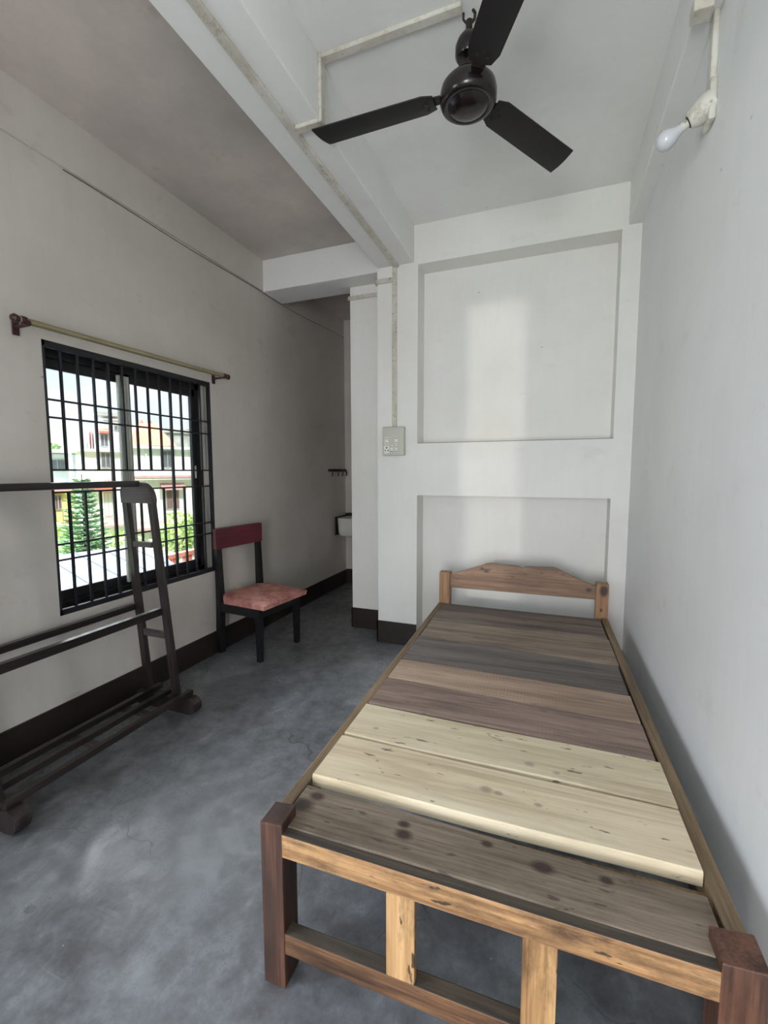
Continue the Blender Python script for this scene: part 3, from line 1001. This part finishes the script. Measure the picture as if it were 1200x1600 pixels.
MB().lathe([(0.0120, 0.0), (0.0125, 0.022), (0.014, 0.028)], (0, 0, 0), ax, 20).build('bulb_cap', CONDUIT, bu, True)
MB().lathe([(0.0125, 0.022), (0.0128, 0.030), (0.0150, 0.040), (0.0235, 0.053), (0.0282, 0.067), (0.0274, 0.080), (0.021, 0.092), (0.0115, 0.098), (0, 0.0998)], (0, 0, 0), ax, 28).build('bulb_glass', BULB, bu, True, 80)

# ------------------------------------------------------------------ washing alcove
wb = thing('wash_basin', 'white wash basin half hidden in the dim alcove behind the pier', 'wash basin', (-1.78, YA, 0.0))
bm = bmesh.new()
M = 40
levels = [(0.215, 0.118, 0.548), (0.232, 0.138, 0.562), (0.240, 0.146, 0.60), (0.246, 0.152, 0.725), (0.244, 0.150, 0.734), (0.226, 0.132, 0.734), (0.205, 0.112, 0.70), (0.17, 0.085, 0.60), (0.03, 0.02, 0.585)]
rings = []
for a, b, z in levels:
    ring = []
    for k in range(M):
        t_ = 2 * PI * k / M
        c, sn = math.cos(t_), math.sin(t_)
        p = 0.28
        ring.append(bm.verts.new((a * math.copysign(abs(c) ** p, c), -0.155 + b * math.copysign(abs(sn) ** p, sn), z)))
    rings.append(ring)
for a, b in zip(rings, rings[1:]):
    for k in range(M):
        bm.faces.new((a[k], a[(k + 1) % M], b[(k + 1) % M], b[k]))
bm.faces.new(list(reversed(rings[0])))
bm.faces.new(rings[-1])
q = MB()
q.bm.free()
q.bm = bm
q.build('bowl', CERAMIC, wb, True, 50)
MB().box(-0.258, -0.060, 0.735, 0.25, -0.002, 0.765, 0.006).build('ledge', HOLE, wb)
MB().box(-0.258, -0.30, 0.56, -0.247, -0.02, 0.745, 0.003).build('bracket', HOLE, wb)
mb = MB().tube([(0, -0.03, 0.765), (0, -0.03, 0.82), (0, -0.06, 0.845), (0, -0.11, 0.835), (0, -0.12, 0.815)], 0.009, 10)
mb.build('tap', CHROME, wb, True)
MB().tube([(0.02, -0.15, 0.56), (0.02, -0.15, 0.42), (0.02, -0.02, 0.40)], 0.016, 10).build('waste_pipe', PVC, wb, True)

hr = thing('hook_rail', 'small dark coat hook rail on the wall above the basin', 'hook rail', (XL, 4.02, 1.213))
MB().box(0, -0.12, -0.012, 0.018, 0.255, 0.014, 0.003).build('rail', DARKMETAL, hr)
for y in (-0.10, 0.03, 0.13, 0.22):
    MB().tube([(0.014, y, 0.0), (0.034, y, -0.006), (0.040, y, -0.035), (0.032, y, -0.058)], 0.0055, 8).build('hook', DARKMETAL, hr, True)

# ------------------------------------------------------------------ outside the window
GZ = -4.6
GREY_CON = m_flat('raw_concrete', srgb(186, 188, 186), 0.9, var=0.3, scale=1.5)
BLD = m_flat('white_facade_paint', srgb(232, 236, 238), 0.9, var=0.06, scale=0.6)
BLD2 = m_flat('pale_grey_facade', srgb(214, 219, 222), 0.9, var=0.10, scale=0.6)
YELLOW = m_flat('yellow_facade', srgb(240, 224, 150), 0.9, var=0.15, scale=0.8)
REDPAINT = m_flat('red_oxide_paint', srgb(206, 120, 104), 0.8, var=0.2, scale=2)
PINKRED = m_flat('faded_red_sunshade', srgb(204, 160, 156), 0.8, var=0.2, scale=2)
SHUT = m_flat('dark_window_shutter', srgb(104, 110, 120), 0.5, var=0.3, scale=4)
SHUTBR = m_flat('brown_window_shutter', srgb(122, 98, 96), 0.6, var=0.3, scale=4)
EARTH = m_flat('earth_and_grass', srgb(104, 116, 70), 0.95, var=0.4, scale=1.2)
TIN = m_flat('pale_tin_sheet', srgb(80, 88, 110), 0.6, 0.0, var=0.10, scale=1.4)


def m_tiles():
    t = NT('orange_roof_tiles')
    w = t.n.new('ShaderNodeTexWave')
    w.bands_direction = 'Z'
    w.inputs['Scale'].default_value = 3.2
    t.l.new(t.obj, w.inputs[0])
    col = t.ramp(w.outputs[1], [(0.2, srgb(206, 112, 82)), (0.6, srgb(232, 146, 114))])
    t.base(col)
    t.rough(0.8)
    return t.m


TILES = m_tiles()


def m_leaf(name, a, b):
    t = NT(name)
    t.base(t.ramp(t.noise(t.map(), 2.5, 3), [(0.35, a), (0.65, b)]))
    t.rough(0.6)
    return t.m


LEAF_CON = m_leaf('conifer_needles', srgb(118, 158, 116), srgb(168, 200, 150))
LEAF = m_leaf('bright_foliage', srgb(132, 168, 88), srgb(184, 206, 126))
LEAF_FAR = m_leaf('distant_foliage', srgb(112, 140, 92), srgb(146, 172, 112))
BARK = m_flat('bark', srgb(96, 80, 66), 0.9, var=0.3, scale=8)

struct('ground', MB().box(-70, -25, GZ - 0.3, -2.6, 60, GZ), EARTH)

# tin-roofed shed just below the window
sh = thing('shed', 'low shed with pale blue-grey tin roof just outside below the window', 'shed', (-6.5, 4.0, GZ))
P = [(-10.8, 3.2, -0.60), (-9.70, 7.9, -0.60), (-8.9, 7.94, -0.61), (-6.70, 6.5, -0.64), (-3.4, 4.30, -0.70), (-3.4, 0.6, -0.70)]
bm = bmesh.new()
up = [bm.verts.new((p[0] + 6.5, p[1] - 4.0, p[2] - GZ)) for p in P]
dn = [bm.verts.new((p[0] + 6.5, p[1] - 4.0, p[2] - GZ - 0.05)) for p in P]
bm.faces.new(up)
bm.faces.new(list(reversed(dn)))
for i in range(6):
    bm.faces.new((up[i], dn[i], dn[(i + 1) % 6], up[(i + 1) % 6]))
q = MB()
q.bm.free()
q.bm = bm
# sheet ribs
for k in range(9):
    u = k / 8
    a = Vector((-10.7, 3.5, -0.585)).lerp(Vector((-9.65, 7.8, -0.585)), u)
    b = Vector((-3.5, 0.9, -0.685)).lerp(Vector((-6.9, 6.55, -0.62)), u)
    q.tube([(a.x + 6.5, a.y - 4, a.z - GZ), (b.x + 6.5, b.y - 4, b.z - GZ)], 0.008, 6)
q.build('tin_roof', TIN, sh)
MB().prism([(p[0] * 0.94 + 6.5 - 0.4, p[1] * 0.94 - 4.0 + 0.25) for p in P], 0, -0.70 - GZ, 'z').build('wall', BLD2, sh)


def opening(par, y0, y1, z0, z1, x=0.0, mat=SHUT, nm='window'):
    f = MB().box(x, y0, z0, x + 0.05, y1, z1).build(nm, mat, par)
    m = MB()
    ym_ = (y0 + y1) / 2
    m.box(x + 0.05, ym_ - 0.015, z0, x + 0.08, ym_ + 0.015, z1).box(x + 0.05, y0, z0, x + 0.08, y0 + 0.03, z1).box(x + 0.05, y1 - 0.03, z0, x + 0.08, y1, z1)
    m.box(x + 0.05, y0, z1 - 0.03, x + 0.08, y1, z1).box(x + 0.05, y0, z0, x + 0.08, y1, z0 + 0.03)
    m.build('window_frame', GREY_CON, f)
    return f


# the houses across the yard stand turned towards us
TURN = math.radians(-28)


def Z(z):
    return z - GZ


# main white apartment house with the orange roof
ap = thing('apartment_house', 'white house with orange hipped roof across the yard', 'house', (-20.0, 17.5, GZ), TURN)
MB().box(-5, -0.86, 0, 0, 3.6, Z(2.42)).build('wall', BLD, ap)
MB().box(-5.2, -0.86, Z(2.42), 0.35, 3.9, Z(2.56)).build('roof_slab', BLD2, ap)
MB().hull8([(0.30, -0.80, Z(2.56)), (0.30, 1.52, Z(2.60)), (-3.0, 1.52, Z(2.60)), (-3.0, -0.80, Z(2.56))],
           [(-0.9, 0.0, Z(3.80)), (-0.9, 0.80, Z(3.86)), (-1.6, 0.80, Z(3.86)), (-1.6, 0.0, Z(3.80))]).build('hipped_roof', TILES, ap)
for y in (0.18, 0.62):
    MB().lathe([(0.09, 0), (0.11, 0.06), (0.05, 0.12), (0.07, 0.17), (0, 0.22)], (-1.1, y, Z(3.82)), n=10).build('roof_finial', REDPAINT, ap)
opening(ap, 0.76, 1.43, Z(1.44), Z(2.34))
opening(ap, 0.93, 1.61, Z(-0.82), Z(0.30), mat=SHUTBR)
MB().hull8([(0, 0.66, Z(0.30)), (0.5, 0.66, Z(0.24)), (0.5, 1.88, Z(0.24)), (0, 1.88, Z(0.30))],
           [(0, 0.66, Z(0.60)), (0.5, 0.66, Z(0.34)), (0.5, 1.88, Z(0.34)), (0, 1.88, Z(0.60))]).build('sunshade', PINKRED, ap)
MB().box(0, -0.86, Z(0.80), 0.45, 3.5, Z(0.96)).build('floor_band', BLD2, ap)
MB().box(0.40, -0.86, Z(0.90), 0.50, 3.5, Z(1.02)).build('band_edge', PINKRED, ap)
MB().hull8([(0, -0.86, Z(-1.75)), (0.7, -0.86, Z(-1.80)), (0.7, 3.5, Z(-1.80)), (0, 3.5, Z(-1.75))],
           [(0, -0.86, Z(-1.40)), (0.7, -0.86, Z(-1.68)), (0.7, 3.5, Z(-1.68)), (0, 3.5, Z(-1.40))]).build('awning', PINKRED, ap)
MB().tube([(0.08, 0.04, 0), (0.08, 0.04, Z(2.4))], 0.05, 8).build('drainpipe', BLD2, ap)

# left wing with roof-top tower
lw = thing('apartment_wing', 'white house wing with stair tower and flat top slab beyond the conifer', 'house', (-20.0, 17.5, GZ), TURN)
MB().box(-2.6, -2.70, 0, 0, -0.88, Z(2.20)).build('wall', BLD, lw)
MB().box(-2.7, -2.95, Z(2.20), 0.30, -0.88, Z(2.32)).build('roof_slab', BLD2, lw)
MB().box(-1.6, -2.20, Z(2.32), -0.05, -0.90, Z(3.22)).build('stair_tower', BLD, lw)
for k in range(3):
    MB().box(-0.6, -2.46 + k * 0.12, Z(2.32), 0.02, -2.40 + k * 0.12, Z(3.22)).build('fin', PINKRED if k == 1 else BLD2, lw)
MB().box(-0.5, -2.70, Z(2.32), -0.2, -2.48, Z(2.85)).build('parapet_post', GREY_CON, lw)
opening(lw, -1.95, -1.61, Z(2.46), Z(3.10), -0.05)
MB().hull8([(-0.05, -2.02, Z(3.12)), (0.3, -2.02, Z(3.10)), (0.3, -1.53, Z(3.10)), (-0.05, -1.53, Z(3.12))],
           [(-0.05, -2.02, Z(3.36)), (0.3, -2.02, Z(3.2)), (0.3, -1.53, Z(3.2)), (-0.05, -1.53, Z(3.36))]).build('sunshade', REDPAINT, lw)
MB().box(-1.4, -1.75, Z(3.22), -0.15, -0.90, Z(3.80)).build('tank_room', BLD2, lw)
opening(lw, -1.31, -1.00, Z(3.28), Z(3.55), -0.15)
MB().box(-1.5, -2.10, Z(3.98), 0.1, -0.86, Z(4.16)).build('top_slab', GREY_CON, lw)
for y in (-2.0, -1.0):
    MB().box(-0.4, y - 0.06, Z(3.2), -0.28, y + 0.06, Z(3.99)).build('column', BLD2, lw)
opening(lw, -1.98, -1.57, Z(1.42), Z(2.18))
opening(lw, -1.95, -1.59, Z(-1.0), Z(0.18), mat=BLD2, nm='door')
MB().box(0, -2.80, Z(0.26), 0.6, -1.50, Z(0.46)).build('porch_roof', REDPAINT, lw)
for k in range(3):
    MB().lathe([(0.06, 0), (0.06, 0.36), (0.03, 0.40), (0.03, 0.44)], (0.4, -1.93 + k * 0.15, Z(0.46)), n=10).build('roof_pot', PINKRED, lw)
MB().hull8([(0, -2.1, Z(-1.45)), (0.6, -2.1, Z(-1.5)), (0.6, -0.88, Z(-1.5)), (0, -0.88, Z(-1.45))],
           [(0, -2.1, Z(-1.1)), (0.6, -2.1, Z(-1.4)), (0.6, -0.88, Z(-1.4)), (0, -0.88, Z(-1.1))]).build('awning', PINKRED, lw)

# unfinished concrete block behind, with starter bars on the roof
cb = thing('concrete_block', 'grey unfinished concrete block with bare roof rods behind the orange roof', 'building', (-30, 31, GZ), TURN)
MB().box(-4, -3.7, 0, 0, 2.6, Z(4.55)).build('wall', GREY_CON, cb)
MB().box(-4.2, -2.3, Z(4.55), 0.2, 2.8, Z(4.95)).build('parapet', GREY_CON, cb)
for k, (y, h) in enumerate(((-3.55, 7.0), (-3.3, 6.6), (-2.5, 7.2), (-2.3, 6.8), (-1.3, 6.2), (-0.95, 6.5), (-0.3, 6.3))):
    MB().tube([(-0.5, y, Z(4.5)), (-0.5, y + 0.04 * (k % 3), Z(h))], 0.018, 5).build('reinforcing_rod', GREY_CON, cb)

# low grey house at the far left
lg = thing('low_house', 'low grey flat-roofed house at the left edge of the view', 'house', (-28, 19, GZ), TURN)
MB().box(-4, -2.2, 0, -1.2, 1.6, Z(2.35)).build('wall', BLD2, lg)
MB().box(-4.2, -2.3, Z(2.38), 0.3, 1.7, Z(2.60)).build('roof_slab', GREY_CON, lg)
opening(lg, -0.9, -0.1, Z(1.3), Z(2.0), -1.2)
for y in (-1.5, 0.05, 1.45):
    MB().box(-0.15, y - 0.11, 0, 0.07, y + 0.11, Z(2.38)).build('post', BLD2, lg)

# yellow house in front of it
yh = thing('yellow_house', 'yellow house behind the conifer at the lower left of the view', 'house', (-18, 12, GZ), TURN)
MB().box(-2, -2.2, 0, -0.3, 0.35, Z(0.45)).build('wall', YELLOW, yh)
MB().box(-2.2, -2.3, Z(0.45), 0.1, 0.5, Z(0.60)).build('roof_slab', PINKRED, yh)
opening(yh, -0.36, -0.12, Z(-0.3), Z(0.3), -0.3, mat=SHUTBR)
MB().box(-0.3, -2.2, Z(-1.0), 0.3, 0.4, Z(-0.82)).build('balcony_slab', REDPAINT, yh)
mb = MB().tube([(0.25, -2.2, Z(-0.25)), (0.25, 0.4, Z(-0.25))], 0.02, 6)
for k in range(12):
    mb.box(0.24, -2.15 + k * 0.22, Z(-0.82), 0.26, -2.13 + k * 0.22, Z(-0.25))
mb.build('balcony_railing', SHUT, yh)


def L(y):
    return y - by


# garden wall with red balusters
gw = thing('garden_wall', 'low red and white garden wall at the lower right of the view', 'wall', (-13, 13, GZ))
by = 13.0
MB().box(-0.1, L(11.0), 0, 0.1, L(15.5), Z(-2.25)).build('base', BLD, gw)
mb = MB().box(-0.14, L(11.0), Z(-1.95), 0.14, L(15.5), Z(-1.80))
mb.build('coping', REDPAINT, gw)
for k in range(18):
    MB().box(-0.06, L(11.2) + k * 0.24, Z(-2.25), 0.06, L(11.32) + k * 0.24, Z(-1.95)).build('baluster', REDPAINT if k % 3 else BLD, gw)


# vegetation
def leaf_cloud(c, rx, ry, rz, n, size, seed):
    rd = random.Random(seed)
    bm = bmesh.new()
    for _ in range(n):
        while True:
            p = Vector((rd.uniform(-1, 1), rd.uniform(-1, 1), rd.uniform(-1, 1)))
            if 0.35 < p.length < 1:
                break
        p = Vector((c[0] + p.x * rx, c[1] + p.y * ry, c[2] + p.z * rz))
        d = Vector((rd.gauss(0, 1), rd.gauss(0, 1), rd.gauss(0, 0.6))).normalized()
        s = d.cross(Vector((rd.gauss(0, 1), rd.gauss(0, 1), rd.gauss(0, 1)))).normalized()
        l = size * rd.uniform(0.6, 1.3)
        w = l * 0.35
        vs = [bm.verts.new(p), bm.verts.new(p + d * l * 0.5 + s * w), bm.verts.new(p + d * l), bm.verts.new(p + d * l * 0.5 - s * w)]
        bm.faces.new(vs)
    q = MB()
    q.bm.free()
    q.bm = bm
    return q


def bush(name, label, loc, rx, ry, rz, n, size, mat, seed, trunk=True, cat='bush', group=None):
    e = thing(name, label, cat, (loc[0], loc[1], GZ), group=group)
    zc = loc[2] - GZ
    leaf_cloud((0, 0, zc), rx, ry, rz, n, size, seed).build('foliage', mat, e)
    MB().tube([(0, 0, 0), (0.05, 0.03, zc)], [0.09, 0.05], 8).build('trunk', BARK, e)
    return e


cf = thing('conifer', 'tall green conifer with tiered branches in front of the white houses', 'tree', (-12.0, 8.45, GZ))
MB().tube([(0, 0, 0), (0, 0, 5.75)], [0.10, 0.015], 10).build('trunk', BARK, cf)
rd = random.Random(3)
bm = bmesh.new()
for tier in range(28):
    z = 1.8 + tier * 0.138
    R_ = (1.05 * (1 - (tier / 28.5)) ** 0.85 + 0.05) * (1.0, 0.82, 0.93)[tier % 3]
    nb = 12
    for b_ in range(nb):
        a = 2 * PI * (b_ + rd.random() * 0.6) / nb + tier
        r_ = R_ * rd.uniform(0.8, 1.08)
        steps = max(4, int(r_ * 16))
        for st in range(steps):
            u = (st + 1) / steps
            p = Vector((math.cos(a) * r_ * u, math.sin(a) * r_ * u, z - 0.10 * u + 0.16 * u * u))
            for sgn in (-1, 1, 0):
                d = Vector((math.cos(a + sgn * 0.9), math.sin(a + sgn * 0.9), 0.12 + rd.uniform(-0.25, 0.35))).normalized()
                s = d.cross(Vector((0, 0, 1))).normalized() * 0.040
                l = 0.19 * rd.uniform(0.7, 1.2)
                t3 = Vector((0, 0, 0.02))
                vs = [bm.verts.new(p - s), bm.verts.new(p + d * l), bm.verts.new(p + s)]
                bm.faces.new(vs)
                vs = [bm.verts.new(p - t3), bm.verts.new(p + d * l * 0.9), bm.verts.new(p + t3)]
                bm.faces.new(vs)
q = MB()
q.bm.free()
q.bm = bm
q.build('foliage', LEAF_CON, cf)

bush('bush', 'bright green bush at the foot of the conifer', (-14.2, 9.0, -1.55), 0.75, 1.15, 1.2, 900, 0.22, LEAF, 11)
bush('bush', 'leafy green bush in front of the red garden wall', (-14.6, 14.4, -1.35), 0.75, 1.0, 0.9, 700, 0.22, LEAF, 12)
bush('bush', 'low bush between the conifer and the white houses', (-15.0, 11.9, -2.0), 0.8, 1.3, 1.0, 800, 0.22, LEAF, 13)
bush('tree', 'distant round tree behind the low grey house', (-44, 25.8, 3.3), 2.0, 3.2, 1.3, 900, 0.45, LEAF_FAR, 14, cat='tree')
bush('tree', 'distant tree between the grey house and the white wing', (-43, 33.0, 2.4), 2.0, 2.6, 1.8, 700, 0.45, LEAF_FAR, 15, cat='tree')
# banana plant by the shed
bp = thing('banana_plant', 'banana plant with broad arching leaves beside the tin roof', 'plant', (-11.0, 10.3, GZ))
MB().tube([(0, 0, 0), (0.05, 0.02, 2.4)], [0.12, 0.08], 10).build('stem', LEAF, bp, True)
for k in range(7):
    a = k * 0.9 + 0.3
    bm = bmesh.new()
    prev = None
    for i in range(9):
        u = i / 8
        r_ = 1.15 * u
        c = Vector((math.cos(a) * r_, math.sin(a) * r_, 2.35 + 1.1 * u - 1.15 * u * u))
        w = 0.20 * math.sin(PI * min(1, u * 0.93 + 0.07)) + 0.01
        s = Vector((-math.sin(a), math.cos(a), 0)) * w
        row = [bm.verts.new(c - s + Vector((0, 0, 0.05))), bm.verts.new(c), bm.verts.new(c + s + Vector((0, 0, 0.05)))]
        if prev:
            bm.faces.new((prev[0], prev[1], row[1], row[0]))
            bm.faces.new((prev[1], prev[2], row[2], row[1]))
        prev = row
    q = MB()
    q.bm.free()
    q.bm = bm
    q.build('leaf', LEAF, bp, True)
